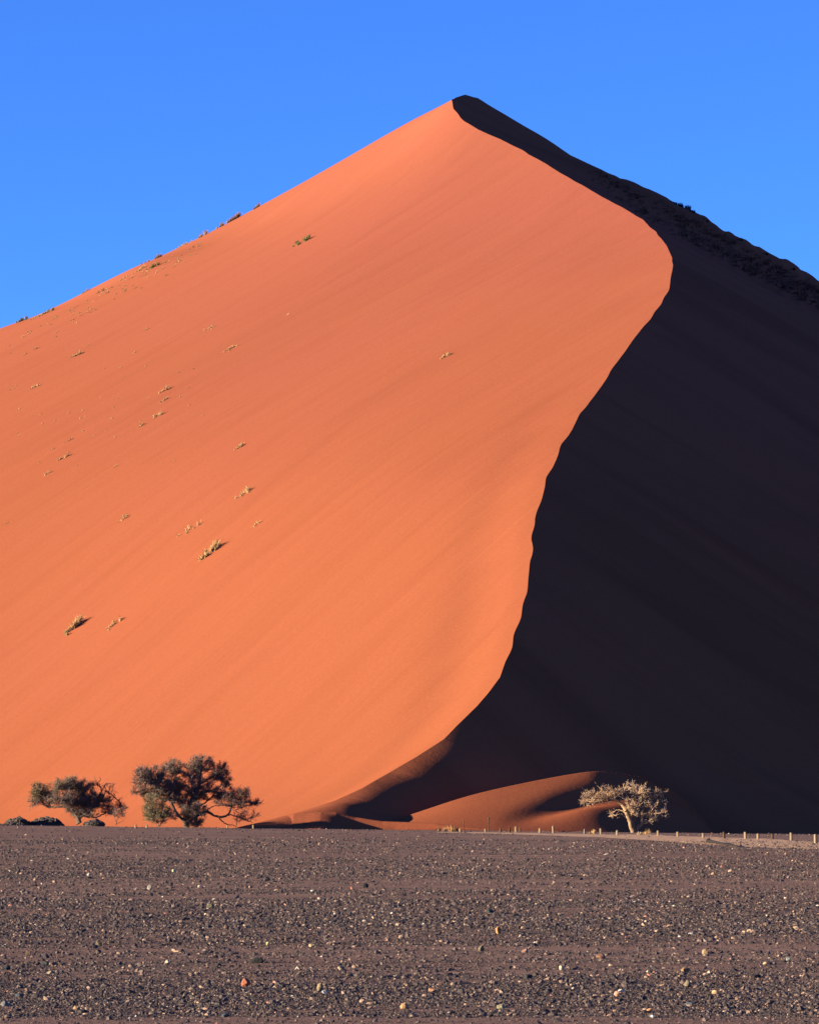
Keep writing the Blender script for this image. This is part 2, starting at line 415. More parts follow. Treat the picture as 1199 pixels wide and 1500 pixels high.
def stone_field(n, shape, seed, smin_px, spread):
    r = np.random.default_rng(seed)
    V0, F0 = shape
    row = 1215+r.random(n*4)*335; Y = CAMZ*F/(row-HOR)
    x = (r.random(n*4)*2-1)*(0.140*Y+3.0)
    w = np.interp(row, band_r, band_w)
    wob = N1(x*0.10*40/Y, row*0.14)*0.6+N2(x*0.6*40/Y, row*0.33)*0.45+N3(x*1.6*40/Y, row*0.5)*0.3
    keep = r.random(n*4) < np.clip(w**1.1*(1+1.2*wob), 0.05, 1)
    x, Y = x[keep][:n], Y[keep][:n]; n = len(x)
    med = 0.0068*(Y/40)**0.80*smin_px
    s = med*np.exp(r.normal(0, spread, n)); s = np.minimum(s, 0.05*(Y/60)**0.5)
    z = ground_z(x, Y)
    k = len(V0)
    V = np.repeat(V0[None], n, 0)*(1+r.uniform(-0.28, 0.28, (n, k, 1)))
    sc = np.stack([r.uniform(.75, 1.45, n), r.uniform(.7, 1.3, n), r.uniform(.38, 0.95, n)], 1)*s[:, None]
    a = r.uniform(0, 6.28, n); b = r.normal(0, 0.35, n)
    # tilt then scale then spin
    ca, sa, cb, sb = np.cos(a)[:, None], np.sin(a)[:, None], np.cos(b)[:, None], np.sin(b)[:, None]
    X, Yv, Z = V[..., 0]*sc[:, :1], V[..., 1]*sc[:, 1:2], V[..., 2]*sc[:, 2:]
    X, Z = X*cb-Z*sb, X*sb+Z*cb
    X, Yv = X*ca-Yv*sa, X*sa+Yv*ca
    V = np.stack([X+x[:, None], Yv+Y[:, None], Z+(z+s*0.22)[:, None]], 2).reshape(-1, 3)
    Fc = (F0[None]+(np.arange(n)*k)[:, None, None]).reshape(-1, F0.shape[1])
    tone = np.clip(r.beta(1.3, 2.8, n), 0, 0.955)
    q = r.random(n); tone = np.where(q < 0.003, 0.965, tone); tone = np.where(q > 0.9965, r.uniform(.98, 1, n), tone)
    return V, Fc, np.repeat(tone, k)
def build_gravel():
    A = stone_field(400000, (octv, octf), 11, 1.22, 0.45)
    B = stone_field(46000, icos(0), 12, 2.1, 0.52)
    V = np.vstack([A[0], B[0]]); Fc = [A[1], B[1]+len(A[0])]; t = np.concatenate([A[2], B[2]])
    o = mesh_np('pebbles', V, Fc, M['pebble'], tone=t)
    tag(o, 'dark and tan pebbles strewn in bands over the gravel plain', 'pebbles', kind='stuff')
build_gravel()

ROCKS = [ # px, py(base), w, h, colour, label
 (145,1386,10,9,(0.26,0.19,0.12),'tan rounded rock with deep shadow, alone on the left above the brown strip'),
 (41,1400,9,8,(0.20,0.12,0.08),'small reddish brown rock near the left edge of the gravel'),
 (66,1414,11,7,(0.07,0.075,0.08),'dark slate rock left of the pale pointed stone'),
 (11,1421,11,7,(0.05,0.055,0.065),'black slate rock at the far left edge of the gravel'),
 (74,1427,11,5,(0.42,0.32,0.22),'flat pale tan stone just below the dark slate rock'),
 (246,1413,8,7,(0.60,0.46,0.33),'pale pointed stone on the smooth brown strip at left'),
 (8,1474,12,8,(0.19,0.19,0.20),'blue grey stone in the lowest left corner'),
 (112,1481,10,9,(0.50,0.30,0.17),'orange tan pointed stone in the lower left gravel'),
 (28,1461,12,6,(0.10,0.11,0.13),'flat slate stone above the blue grey corner stone'),
 (392,1385,6,6,(0.66,0.52,0.25),'pale yellow chip left of the flat tan stone'),
 (457,1387,10,5,(0.48,0.36,0.22),'flat tan stone with long dark shadow in the middle left'),
 (376,1411,19,9,(0.036,0.033,0.032),'wide black rock on the smooth strip above the red rock'),
 (500,1421,12,6,(0.45,0.33,0.22),'low tan flat stone at lower middle, right of the wide black rock'),
 (360,1445,13,12,(0.50,0.16,0.09),'reddest orange rock, standing in the lower left middle gravel'),
 (404,1442,9,6,(0.50,0.26,0.20),'pinkish flat stone right of the red orange rock'),
 (469,1452,9,12,(0.40,0.28,0.16),'upright tan rock leaning against a grey stone'),
 (476,1456,10,7,(0.42,0.42,0.44),'light grey smooth stone beside the upright tan rock'),
 (592,1478,12,10,(0.58,0.33,0.17),'orange wedge shaped rock in the lowest middle gravel'),
 (330,1490,12,6,(0.08,0.10,0.13),'dark blue slate stone on the lowest edge of gravel'),
 (729,1368,9,10,(0.55,0.27,0.11),'bright orange round rock in the centre right gravel'),
 (718,1338,10,7,(0.05,0.065,0.07),'black rock above the bright orange round rock'),
 (704,1393,10,8,(0.22,0.18,0.10),'olive brown rock below left of the bright orange round rock'),
 (768,1396,9,7,(0.46,0.26,0.19),'pinkish triangular stone right of the olive brown rock'),
 (880,1404,16,8,(0.32,0.17,0.11),'wide flat brown rock on the smooth strip at right'),
 (822,1421,9,7,(0.56,0.47,0.36),'pale cream stone below left of the wide flat brown rock'),
 (632,1453,14,6,(0.58,0.30,0.17),'long flat orange stone in the lower middle gravel'),
 (733,1479,11,9,(0.40,0.35,0.22),'pale olive rounded rock in the lowest middle gravel'),
 (773,1434,12,8,(0.045,0.05,0.06),'black angular rock between the cream and the long orange stones'),
 (1012,1369,10,3,(0.60,0.54,0.48),'thin white sliver of stone in the right gravel'),
 (1032,1400,9,10,(0.48,0.32,0.19),'tan round rock with long shadow in the right gravel'),
 (1154,1407,7,5,(0.30,0.34,0.31),'grey green stone near the right edge'),
 (1003,1424,15,7,(0.30,0.19,0.11),'low flat brown rock above the egg shaped rock'),
 (1007,1447,9,11,(0.27,0.21,0.13),'olive brown egg shaped rock standing on end'),
 (1047,1456,10,7,(0.66,0.42,0.22),'bright tan pyramid shaped stone at lower right'),
 (904,1460,11,9,(0.62,0.32,0.22),'salmon pink block of rock at lower right'),
 (950,1483,9,7,(0.60,0.30,0.16),'small orange stone near the bottom edge, right of the salmon block'),
 (1008,1474,12,6,(0.15,0.17,0.19),'flat bluish stone below the egg shaped rock'),
 (1038,1427,6,5,(0.62,0.55,0.44),'small pale stone between the round tan and pyramid stones'),
 (130,1283,6,5,(0.55,0.48,0.42),'tiny white stone alone in the upper left gravel'),
 (219,1303,8,7,(0.42,0.36,0.30),'pale stone with black lee on the upper left strip'),
 (255,1278,6,5,(0.62,0.54,0.32),'small yellowish stone in the upper left gravel'),
 (391,1291,9,7,(0.06,0.055,0.06),'black stone on the smooth strip above the olive stone'),
 (308,1330,10,7,(0.22,0.20,0.12),'olive green stone in the upper middle left gravel'),
 (535,1301,8,8,(0.045,0.045,0.05),'black upright stone in the upper middle gravel'),
]
rock_mats = {}
RV, RF = icos(2)
def build_rocks():
    for i, (px, py, w, h, c, lab) in enumerate(ROCKS):
        hit = ray_hit(px, py, ground_z, 25, 200, 6000)
        x, Y, z = hit; m = Y/F
        r = np.random.default_rng(300+i)
        V = RV.copy()
        for _ in range(9):                                   # knock flat facets into it
            n = r.normal(size=3); n /= np.linalg.norm(n); d = V@n; cut = r.uniform(.55, .85)
            V = V-np.clip(d-cut, 0, None)[:, None]*n
        V = V*(1+r.normal(0, .025, (len(V), 1)))
        V[:, 0] *= w*m*0.55; V[:, 1] *= w*m*0.5; V[:, 2] *= h*m*0.62
        key = c
        if key not in rock_mats: rock_mats[key] = rock_material('rock_stone', c)
        o = mesh_np('rock', V, RF, rock_mats[key], loc=(x, Y, z+h*m*0.40))
        tag(o, lab, 'rock', group='larger rocks standing out of the gravel')
build_rocks()

# ------------------------------------------------------------------ trees
def tube(pts, rad, sides=7):
    pts = np.array(pts, float); n = len(pts); T = np.gradient(pts, axis=0); T /= np.linalg.norm(T, axis=1)[:, None]+1e-9
    up = np.array([0.3, 1, 0.1]); A = np.cross(T, up); A /= np.linalg.norm(A, axis=1)[:, None]+1e-9; B = np.cross(T, A)
    a = np.linspace(0, 2*math.pi, sides, endpoint=False)
    R = np.array(rad)[:, None, None]
    V = pts[:, None]+R*(np.cos(a)[None, :, None]*A[:, None]+np.sin(a)[None, :, None]*B[:, None])
    f = []
    for i in range(n-1):
        for j in range(sides):
            k = (j+1) % sides; f.append((i*sides+j, i*sides+k, (i+1)*sides+k, (i+1)*sides+j))
    return V.reshape(-1, 3), np.array(f)

def smooth_path(p, n):
    p = np.array(p, float); m = len(p); t = np.linspace(0, m-1, n); out = []
    for q in t:
        i = min(int(q), m-2); f = q-i
        p0, p1, p2, p3 = p[max(i-1, 0)], p[i], p[i+1], p[min(i+2, m-1)]
        out.append(0.5*((2*p1)+(-p0+p2)*f+(2*p0-5*p1+4*p2-p3)*f*f+(-p0+3*p1-3*p2+p3)*f**3))
    return np.array(out)

def tree(name, label, cat, base_px, D, origin, scale, limbs, blobs, bark, twigm, seed, dens=1.0, tw=0.011, group=None, depth=0.5, leafy=1.0, thick=1.0):
    r = np.random.default_rng(seed)
    z0 = float(ground_z((base_px[0]-CX)/F*D, D))-0.05
    bx = (base_px[0]-CX)/F*D
    m = D/F
    zb = CAMZ+(HOR-base_px[1])*m
    def loc(X, Yp):
        px = origin[0]+X/scale; py = origin[1]+Yp/scale
        return (px-base_px[0])*m, (base_px[1]-py)*m+(0.0 if True else z0)
    root = empty(name, (bx, D, min(z0, zb)))
    dz = zb-min(z0, zb)
    TV, TF, off = [], [], 0
    nodes = []; nrad = []
    for li, (r0, r1, pts) in enumerate(limbs):
        ds = r.normal(0, depth)
        q = []
        for i, (X, Yp) in enumerate(pts):
            lx, lz = loc(X, Yp); q.append((lx, ds*i/len(pts)*1.8+(r.normal(0, .12) if i else 0), lz+dz))
        if li and len(pts[0]) == 2:                            # join where the limb leaves an earlier one
            na = np.array(nodes); d = np.hypot(na[:, 0]-q[0][0], na[:, 2]-q[0][2]); k = d.argmin()
            if d[k] < 0.6:
                dy = na[k, 1]-q[0][1]; q = [(a, b+dy, c) for a, b, c in q]; q[0] = tuple(na[k])
        P_ = smooth_path(q, max(6, len(pts)*5)); n = len(P_)
        P_[1:-1] += r.normal(0, .035, (n-2, 3))
        rad = np.linspace(r0, r1, n)*(1+0.08*r.normal(size=n)); rad[0] *= 1.15
        v, f = tube(P_, rad); TV.append(v); TF.append(f+off); off += len(v)
        nodes += [tuple(a) for a in P_]; nrad += list(rad)
    nodes = np.array(nodes)
    mesh_np('trunk', np.vstack(TV), np.vstack(TF), bark, root, smooth=True)
    # secondary branches into each crown mass, then twigs, then leaf-sized bits
    BV, BF, boff = [], [], 0
    segs = []
    for b in blobs:
        X, Yp, rx, ry = b[:4]; bd = b[4] if len(b) > 4 else 1.0; gt = b[5] if len(b) > 5 else 0.2
        cx, cz = loc(X, Yp); cz += dz; rx = rx/scale*m*1.1; rz = ry/scale*m*1.08; ry_ = (rx+rz)*0.6
        d = np.hypot(nodes[:, 0]-cx, nodes[:, 2]-cz); cy = nodes[d.argmin(), 1]+r.normal(0, depth*0.4)
        ns = max(3, int(9.5*rx*rz*math.pi*dens*bd**.5))
        for s in range(ns):
            u = r.normal(size=3); u /= np.linalg.norm(u); u *= r.uniform(.45, 1)**.5
            e = np.array([cx+u[0]*rx, cy+u[1]*ry_, cz+u[2]*rz])
            if e[2] < 0.25: e[2] = 0.25+0.2*r.random()
            dd = np.linalg.norm(nodes-np.array([cx, cy, cz-rz*0.6]), axis=1)+r.random(len(nodes))*rx*0.9
            a = nodes[dd.argmin()]
            mid = (a+e)/2+r.normal(0, .12, 3)*np.linalg.norm(e-a)*0.5+np.array([0, 0, -0.04*np.linalg.norm(e-a)])
            p = smooth_path([a, mid, e], 7); L = np.linalg.norm(e-a)
            v, f = tube(p, np.linspace(min(.05, .012+.014*L)*thick, .006*thick, 7), 4); BV.append(v); BF.append(f+boff); boff += len(v)
            nt = int(25*bd*leafy*r.uniform(.6, 1.4))
            for k in range(nt):
                o = p[3]+(p[6]-p[3])*r.random()+r.normal(0, .05, 3) if k % 3 else p[6]+r.normal(0, .06, 3)
                dr = (e-np.array([cx, cy, cz-rz*.8])); dr /= np.linalg.norm(dr)+1e-6
                dr = dr*0.55+r.normal(0, .55, 3)+np.array([0, 0, .12]); dr /= np.linalg.norm(dr)
                segs.append((o, dr, r.uniform(.22, .6), gt))
    
    O = np.array([s[0] for s in segs]); Dv = np.array([s[1] for s in segs]); Ln = np.array([s[2] for s in segs]); G = np.array([s[3] for s in segs])
    def ribbons(O, Dv, L, W, tn):
        side = np.cross(Dv, r.normal(size=Dv.shape)); side /= np.linalg.norm(side, axis=1)[:, None]+1e-9
        side *= W[:, None]; E = O+Dv*L[:, None]
        V = np.stack([O-side, O+side, E+side*.4, E-side*.4], 1).reshape(-1, 3)
        return V, np.arange(len(V)).reshape(-1, 4), np.repeat(tn, 4)
    tn = np.clip(G+r.normal(0, .1, len(G)), 0, 1)
    parts = [ribbons(O, Dv, Ln, np.full(len(O), tw), tn)]
    for k in range(int(6*leafy)):
        t = r.random(len(O)); o2 = O+Dv*(Ln*t)[:, None]; d2 = Dv*.5+r.normal(0, .7, Dv.shape); d2 /= np.linalg.norm(d2, axis=1)[:, None]
        parts.append(ribbons(o2, d2, r.uniform(.06, .2, len(O)), np.full(len(O), tw*1.0), np.clip(tn+r.normal(0, .08, len(tn)), 0, 1)))
    parts.append((np.vstack(BV), np.vstack(BF), np.full(boff, 0.12 if thick < 1.2 else .5)))
    V = np.vstack([p[0] for p in parts]); o_ = 0; Fs = []
    for p in parts: Fs.append(p[1]+o_); o_ += len(p[0])
    V[:, 2] = np.maximum(V[:, 2], 0.03)
    mesh_np('crown', V, np.vstack(Fs), twigm, root, tone=np.concatenate([p[2] for p in parts]))
    tag(root, label, cat, group)
    return root

tree('acacia_tree', 'pale sunlit acacia with forked trunk against the black dune face', 'tree', (926,1223), 345, (830,1130), 7.05,
 [(.30,.20,[(690,655),(650,520),(605,410)]),(.19,.06,[(605,410),(550,325),(440,272),(310,262),(190,315)]),(.22,.15,[(735,640),(765,545),(770,450)]),
  (.15,.04,[(605,410),(660,320),(720,230),(760,150)]),(.14,.04,[(770,450),(805,330),(900,250),(1000,205)]),(.10,.03,[(770,450),(850,425),(960,430),(1020,425)]),
  (.07,.02,[(610,425),(520,400),(430,465)]),(.12,.04,[(655,520),(665,400),(620,300),(600,200),(575,130)]),(.08,.03,[(700,600),(690,450),(740,350),(830,320)]),
  (.06,.02,[(440,272),(380,210),(340,150)]),(.06,.02,[(780,330),(850,310),(820,370)])],
 [(260,285,125,75,1.2,.35),(500,205,100,50,.9,.4),(360,300,80,40,.8,.4),(175,325,55,25,.7,.3),(430,225,110,60,.8,.3),(590,165,75,50,.7,.5),(740,195,105,75,1.3,.7),(900,245,100,50,.8,.4),(1000,215,45,25,.5,.3),
  (880,335,120,55,.8,.5),(950,430,90,50,.8,.5),(850,490,90,38,1.0,.6),(490,445,80,35,.6,.3),(700,320,110,70,1.0,.5),(1040,310,35,12,.4,.3),(680,430,70,50,1.0,.6),(340,160,60,25,.3,.3)],
 M['bark_pale'], M['twig_pale'], 5, dens=.85, tw=.014, leafy=.5, thick=1.7)

tree('acacia_tree', 'tallest acacia with several bushy crowns, in front of the sunlit dune foot', 'tree', (273,1212.5), 350, (180,1090), 5.71,
 [(.36,.22,[(535,690),(530,610),(565,490),(600,425)]),(.2,.06,[(600,425),(640,330),(650,250),(660,160)]),(.2,.06,[(520,650),(460,590),(400,480),(375,400),(280,330),(180,265)]),
  (.15,.05,[(530,570),(470,450),(400,350),(420,220)]),(.16,.04,[(590,470),(680,400),(780,400),(900,430),(1000,480),(1120,485)]),(.12,.04,[(640,340),(720,290),(820,240)]),
  (.16,.08,[(575,660),(680,570),(800,610),(880,590),(915,520)]),(.08,.03,[(800,610),(850,660),(950,690)]),(.07,.03,[(880,590),(1000,620),(1085,655)]),
  (.12,.04,[(545,640),(640,520),(740,440),(840,300)]),(.1,.04,[(400,480),(300,440),(180,400),(110,400)]),(.10,.05,[(500,690),(470,620),(430,580)]),(.1,.04,[(620,690),(620,620),(660,560)]),
  (.07,.03,[(700,560),(760,520),(900,520),(1000,600)])],
 [(560,330,110,75,.8,.25),(400,420,90,60,.9,.3),(560,560,85,55,.8,.25),(720,360,90,45,.7,.15),(860,480,90,40,.6,.15),(240,410,90,50,.9,.3),(660,165,95,60,1.1,.3),(800,230,85,70,1.0,.1),(845,310,50,50,1.1,.1),(430,210,75,70,1.2,.35),(290,255,95,75,1.2,.35),(180,280,75,75,1.1,.3),(140,390,55,60,.6,.25),
  (320,350,120,60,1.1,.3),(450,330,75,50,1.0,.3),(560,230,70,55,1.0,.35),(500,470,70,60,.9,.3),(610,430,60,60,.9,.2),(640,560,70,60,1.0,.3),(600,640,80,40,1.1,.3),
  (740,430,100,35,.9,.1),(900,420,95,60,.8,.15),(1010,420,50,42,1.1,.1),(1085,490,60,25,1.1,.1),(960,500,90,25,.9,.1),(1050,590,75,35,.6,.25),(950,620,70,30,.35,.25),(700,300,60,60,.4,.2),(430,430,50,60,.9,.3)],
 M['bark_dark'], M['twig_dark'], 7, dens=1.15, tw=.013, depth=.9)

tree('green_shrub', 'low green shrub with pale stems under the left side of the tallest acacia', 'shrub', (232,1212), 347, (180,1090), 5.71,
 [(.07,.04,[(300,690),(290,640),(260,590)]),(.06,.03,[(330,690),(345,630),(350,580)]),(.05,.02,[(265,690),(240,640),(215,590)])],
 [(280,480,95,60,.9,.6),(215,570,55,60,1.0,.68),(330,570,90,50,1.0,.6),(400,600,60,40,1.0,.45),(290,620,80,40,.7,.6)],
 M['bark_pale'], M['twig_dark'], 9, dens=1.1, tw=.013)

tree('acacia_tree', 'wide low acacia, greenish on the left with bare upper right branches', 'tree', (115,1208.5), 356, (20,1110), 6.66,
 [(.30,.18,[(640,640),(620,560),(560,480)]),(.15,.05,[(560,480),(450,480),(330,480),(240,400)]),(.18,.05,[(640,620),(665,500),(640,380),(590,280),(580,200)]),
  (.15,.05,[(650,600),(760,500),(850,420),(900,320)]),(.08,.02,[(760,500),(850,330),(800,240),(770,180)]),(.05,.015,[(850,330),(900,250),(965,260)]),(.07,.02,[(900,320),(1000,400),(1070,490)]),
  (.1,.03,[(700,610),(800,580),(900,540),(980,560)]),(.1,.04,[(600,550),(520,420),(480,290)]),(.05,.015,[(800,260),(840,210),(830,190)])],
 [(230,340,75,75,1.2,.6),(180,440,55,28,.9,.4),(350,320,75,60,1.2,.5),(340,420,85,45,.9,.25),(490,265,75,55,1.3,.5),(590,260,75,65,1.4,.5),(700,290,75,55,1.3,.25),(500,390,105,75,1.1,.3),
  (640,400,105,75,1.2,.35),(760,400,105,70,1.2,.25),(870,430,80,60,1.1,.2),(620,510,100,55,1.0,.4),(740,520,90,55,1.0,.35),(940,510,75,45,.9,.2),(1040,490,42,50,.8,.2),
  (830,250,80,45,.22,.1),(930,310,70,50,.25,.1),(1000,400,45,45,.35,.1),(560,440,80,50,1.0,.3)],
 M['bark_dark'], M['twig_dark'], 11, dens=1.2, tw=.013, depth=.8)

tree('sapling', 'thin grey sapling just right of the wide low acacia', 'sapling', (170,1211), 350, (20,1110), 6.66,
 [(.05,.02,[(1000,655),(1010,600),(1050,520)]),(.03,.012,[(1005,630),(985,580),(990,540)]),(.025,.01,[(1060,655),(1085,600)])],
 [(1040,540,42,45,.8,.2),(985,560,35,30,.6,.2)], M['bark_dark'], M['twig_dark'], 13, dens=1.1, tw=.012, depth=.2)

# heaps of dark rubble by the left trees
def mound(px, pyb, w, h, D, label, seed):
    m = D/F; r = np.random.default_rng(seed); n = 40
    u, v = np.meshgrid(np.linspace(-1.1, 1.1, n), np.linspace(-1.1, 1.1, n))
    rr = np.hypot(u*(1+.15*N1(u*2+seed, v*2)), v)
    sk = np.clip(1-rr, 0, 1)**0.55
    hz = sk*(1+0.25*N2(u*3+seed, v*3))+0.10*N3(u*9, v*9+seed)*np.clip(sk*4, 0, 1)
    V = np.stack([u*w*m*.5, v*w*m*.42, hz*h*m*0.92-0.12-0.25*(rr > 1)], 2).reshape(-1, 3)
    fs = [grid_faces(n, n)]; Vs = [V]; off = len(V)
    for i in range(170):
        a = r.uniform(0, 6.28); q = r.random()**.6*.92; ui, vi = q*math.cos(a), q*math.sin(a)
        iz = float(np.interp(1-q, [0, 1], [0, 1])**.55)*h*m*0.85
        s_ = r.uniform(.06, .26)*(1 if i > 14 else 1.8)
        W = octv*(1+r.uniform(-.3, .3, (6, 1)))*s_*np.array([1.2, 1.1, .75]); c, sn = math.cos(a*3), math.sin(a*3)
        W = np.stack([W[:, 0]*c-W[:, 1]*sn+ui*w*m*.5, W[:, 0]*sn+W[:, 1]*c+vi*w*m*.42, W[:, 2]+iz-.08], 1)
        Vs.append(W); fs.append(octf+off); off += 6
    x = (px-CX)*m
    root = mesh_np('rubble_heap', np.vstack(Vs), fs, M['rubble'], loc=(x, D, CAMZ+(HOR-pyb)*m-0.05))
    tag(root, label, 'rubble heap', group='dark rubble heaps by the left trees')
mound(16,1213,54,11,350,'low dark rubble heap nearest the left edge of the plain',1)
mound(27,1206,36,11,358,'small rubble heap behind the one at the left edge',2)
mound(68,1207,52,13,360,'brown rubble heap with black shaded side left of the low acacia trunk',3)
mound(138,1208,32,9,366,'dark rubble heap at the right foot of the wide low acacia',4)

# ------------------------------------------------------------------ posts
POSTS = [ # px, py base, height px, dark?, label
 (1194,1236,14,0,'thickest wooden post at the right edge of the picture'),
 (1158,1231,11,0,'pale wooden post second from the right edge'),
 (1130.5,1230,8.5,1,'dark short post between two pale ones near the right edge'),
 (1109.5,1229.7,8.5,0,'short post just left of the dark short post at right'),
 (1091,1229.2,10.5,0,'tall pale post above the thin end of the dark shadow streak'),
 (1060,1228.6,10,1,'stout brown post above the middle of the dark shadow streak'),
 (1029,1228,7.5,0,'small post left of the stout brown post'),
 (992,1226,7.5,0,'second post to the right of the pale acacia'),
 (963,1225,8,0,'first post to the right of the pale acacia'),
 (903,1223.5,7,0,'short post just left of the pale acacia trunk'),
 (879.5,1222,8.5,0,'post under the left crown of the pale acacia'),
 (855.5,1221.2,6.5,0,'thin post at the left end of the pale acacia shade'),
 (810,1220.5,10.5,0,'tallest pale post in the middle of the row, before the low ridge'),
 (790,1220,7,0,'post just left of the tallest middle post'),
 (761,1219.3,6.5,1,'brown post directly right of a taller pale one'),
 (755,1219.3,8.5,0,'pale post directly left of a shorter brown one'),
 (746,1219.3,6.5,1,'thin brown post left of the close pair'),
 (732.5,1219.2,6,1,'small brown post between the iron stake and the close pair'),
 (710.5,1219.4,5.5,0,'squat pale post at the foot of the knobbed stake'),
 (673,1218.4,5,0,'squat pale post at the foot of the plain thin stake'),
 (199,1213,5,0,'white post left of its twin under the green shrub'),
 (215,1213,5,0,'white post right of its twin under the green shrub'),
 (333,1213,4,0,'small post under the right limbs of the tallest acacia'),
 (371,1213.3,5,0,'white post at the right end of the tallest acacia'),
]
def depth_on_ground(px, py):
    h = ray_hit(px, py, ground_z, 120, 357, 2500)
    return h if h else ((px-CX)/F*355, 355.0, float(ground_z((px-CX)/F*355, 355.0)))
def post_mesh(w, h, seed, lean=0.0):
    r = np.random.default_rng(seed); rings = []; n = 10
    zs = [-.25, 0, h*.3, h*.6, h*.93, h]; sc = [1.05, 1.0, .97, .95, .93, .72]
    a = np.linspace(0, 2*math.pi, n, endpoint=False); ra = 1+0.07*r.normal(size=n)
    for z, s in zip(zs, sc):
        rings.append(np.stack([np.cos(a)*w*s*ra+lean*z, np.sin(a)*w*s*ra, np.full(n, z)+(0.02*r.normal(size=n) if z == h else 0)], 1))
    rings.append(np.array([[lean*h, 0, h*1.0+.004]]))
    V = np.vstack(rings); k = len(zs); f = grid = []
    for i in range(k-1):
        for j in range(n): f.append((i*n+j, i*n+(j+1) % n, (i+1)*n+(j+1) % n, (i+1)*n+j))
    t = [((k-1)*n+j, (k-1)*n+(j+1) % n, k*n) for j in range(n)]
    return V, [np.array(f), np.array(t)]
for i, (px, py, h, dk, lab) in enumerate(POSTS):
    x, Y, z = depth_on_ground(px, py); m = Y/F
    hh = h*m+(CAMZ+(HOR-py)*m-z)
    V, Fc = post_mesh((.105 if i else .14)*(0.9 if h < 7 else 1.05), hh, 40+i, random.uniform(-.05, .05))
    o = mesh_np('fence_post', V, Fc, M['wood_post_dark' if dk else 'wood_post'], loc=(x, Y, z))
    tag(o, lab, 'post', group='short posts marking the edge of the parking ground')
def stake(px, py, h, knob, label):
    x, Y, z = depth_on_ground(px, py); m = Y/F; H = h*m
    p = smooth_path([(0, 0, -.2), (.03, 0, H*.3), (-.02, .02, H*.7), (.03, 0, H)], 9)
    V, Fc = tube(p, [.045]*9, 6)
    o = mesh_np('thin_stake', V, Fc, M['wood_post_dark'], smooth=True)
    if knob:
        root = empty('thin_stake', (x, Y, z)); o.parent = root; o.name = 'pole'
        v, f = icos(1); mesh_np('knob', v*np.array([.10, .08, .14])+np.array([.03, 0, H-.05]), f, M['wood_post_dark'], root)
        v, f = tube([(-.12, 0, H*.62), (.14, .02, H*.66)], [.03, .02], 5); mesh_np('stub', v, f, M['wood_post_dark'], root)
        tag(root, label, 'stake')
    else:
        o.location = (x, Y, z); tag(o, label, 'stake')
stake(679, 1218.6, 19, False, 'plain thin dark stake before the orange low ridge')
stake(715, 1219.4, 21, True, 'thin dark stake with a knob on top before the low ridge')
# near-black pole shape standing in for a shadow on the pale track
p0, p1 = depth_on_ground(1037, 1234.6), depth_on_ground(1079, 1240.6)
root = empty('shadow_pole', p0)
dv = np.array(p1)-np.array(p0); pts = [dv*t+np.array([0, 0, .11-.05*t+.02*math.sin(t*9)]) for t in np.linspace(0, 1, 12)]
V, Fc = tube(pts, np.linspace(.12, .035, 12), 8); mesh_np('shadow_shaft', V, Fc, M['shadow_dark'], root, smooth=True)
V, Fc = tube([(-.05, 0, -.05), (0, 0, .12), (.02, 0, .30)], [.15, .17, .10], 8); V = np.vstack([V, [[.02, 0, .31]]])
mesh_np('shadow_butt', V, [Fc, np.array([(16+j, 16+(j+1) % 8, 24) for j in range(8)])], M['shadow_dark'], root)
tag(root, 'thin dark pole shape standing in for a shadow on the pale track', 'pole')
# small plants on the edge of the plain
def tuft_mesh(w, dep, h, nb, tone, seed, along=(1, 0), base=None):
    """a clump of curved blades over an elongated footprint; base(x,y) gives the local surface height"""
    r = np.random.default_rng(seed)
    nc = max(1, int(round(w/max(h, .2)*2.0)))
    cu = (np.linspace(-.5, .5, nc) if nc > 1 else np.zeros(1))*w*0.8; cv = r.normal(0, .30, nc)*dep; cs = np.linspace(.45, 1.1, nc)*r.uniform(.75, 1.15, nc) if nc > 1 else np.ones(1)
    ci = r.integers(0, nc, nb)
    u = cu[ci]+r.normal(0, .16, nb)*h*cs[ci]; v = cv[ci]+r.normal(0, .16, nb)*h*cs[ci]
    ax, ay = along; bx = u*ax-v*ay; by = u*ay+v*ax
    bz = base(bx, by) if base else np.zeros(nb)
    az = r.uniform(0, 6.28, nb); lean = r.uniform(.1, 1.0, nb); L = h*cs[ci]*r.uniform(.55, 1.15, nb)
    dx, dy = np.cos(az)*lean, np.sin(az)*lean
    wd = np.maximum(.010, h*.018)*r.uniform(.7, 1.5, nb); sx, sy = -np.sin(az+r.normal(0, .8, nb))*wd, np.cos(az)*wd
    B = np.stack([bx, by, bz-.03], 1); Mi = B+np.stack([dx*L*.35, dy*L*.35, L*.6], 1); E = B+np.stack([dx*L*.9, dy*L*.9, L*(1-.3*lean)], 1)
    S = np.stack([sx, sy, 0*sx], 1)
    V = np.stack([B-S, B+S, Mi-S*.8, Mi+S*.8, E], 1).reshape(-1, 3); i = np.arange(nb)*5
    q = np.stack([i, i+1, i+3, i+2], 1); t = np.stack([i+2, i+3, i+4], 1)
    tn = np.repeat(np.clip(tone+r.normal(0, .09, nb), 0, .57 if tone < .58 else 1), 5)
    return V, [q, t], tn

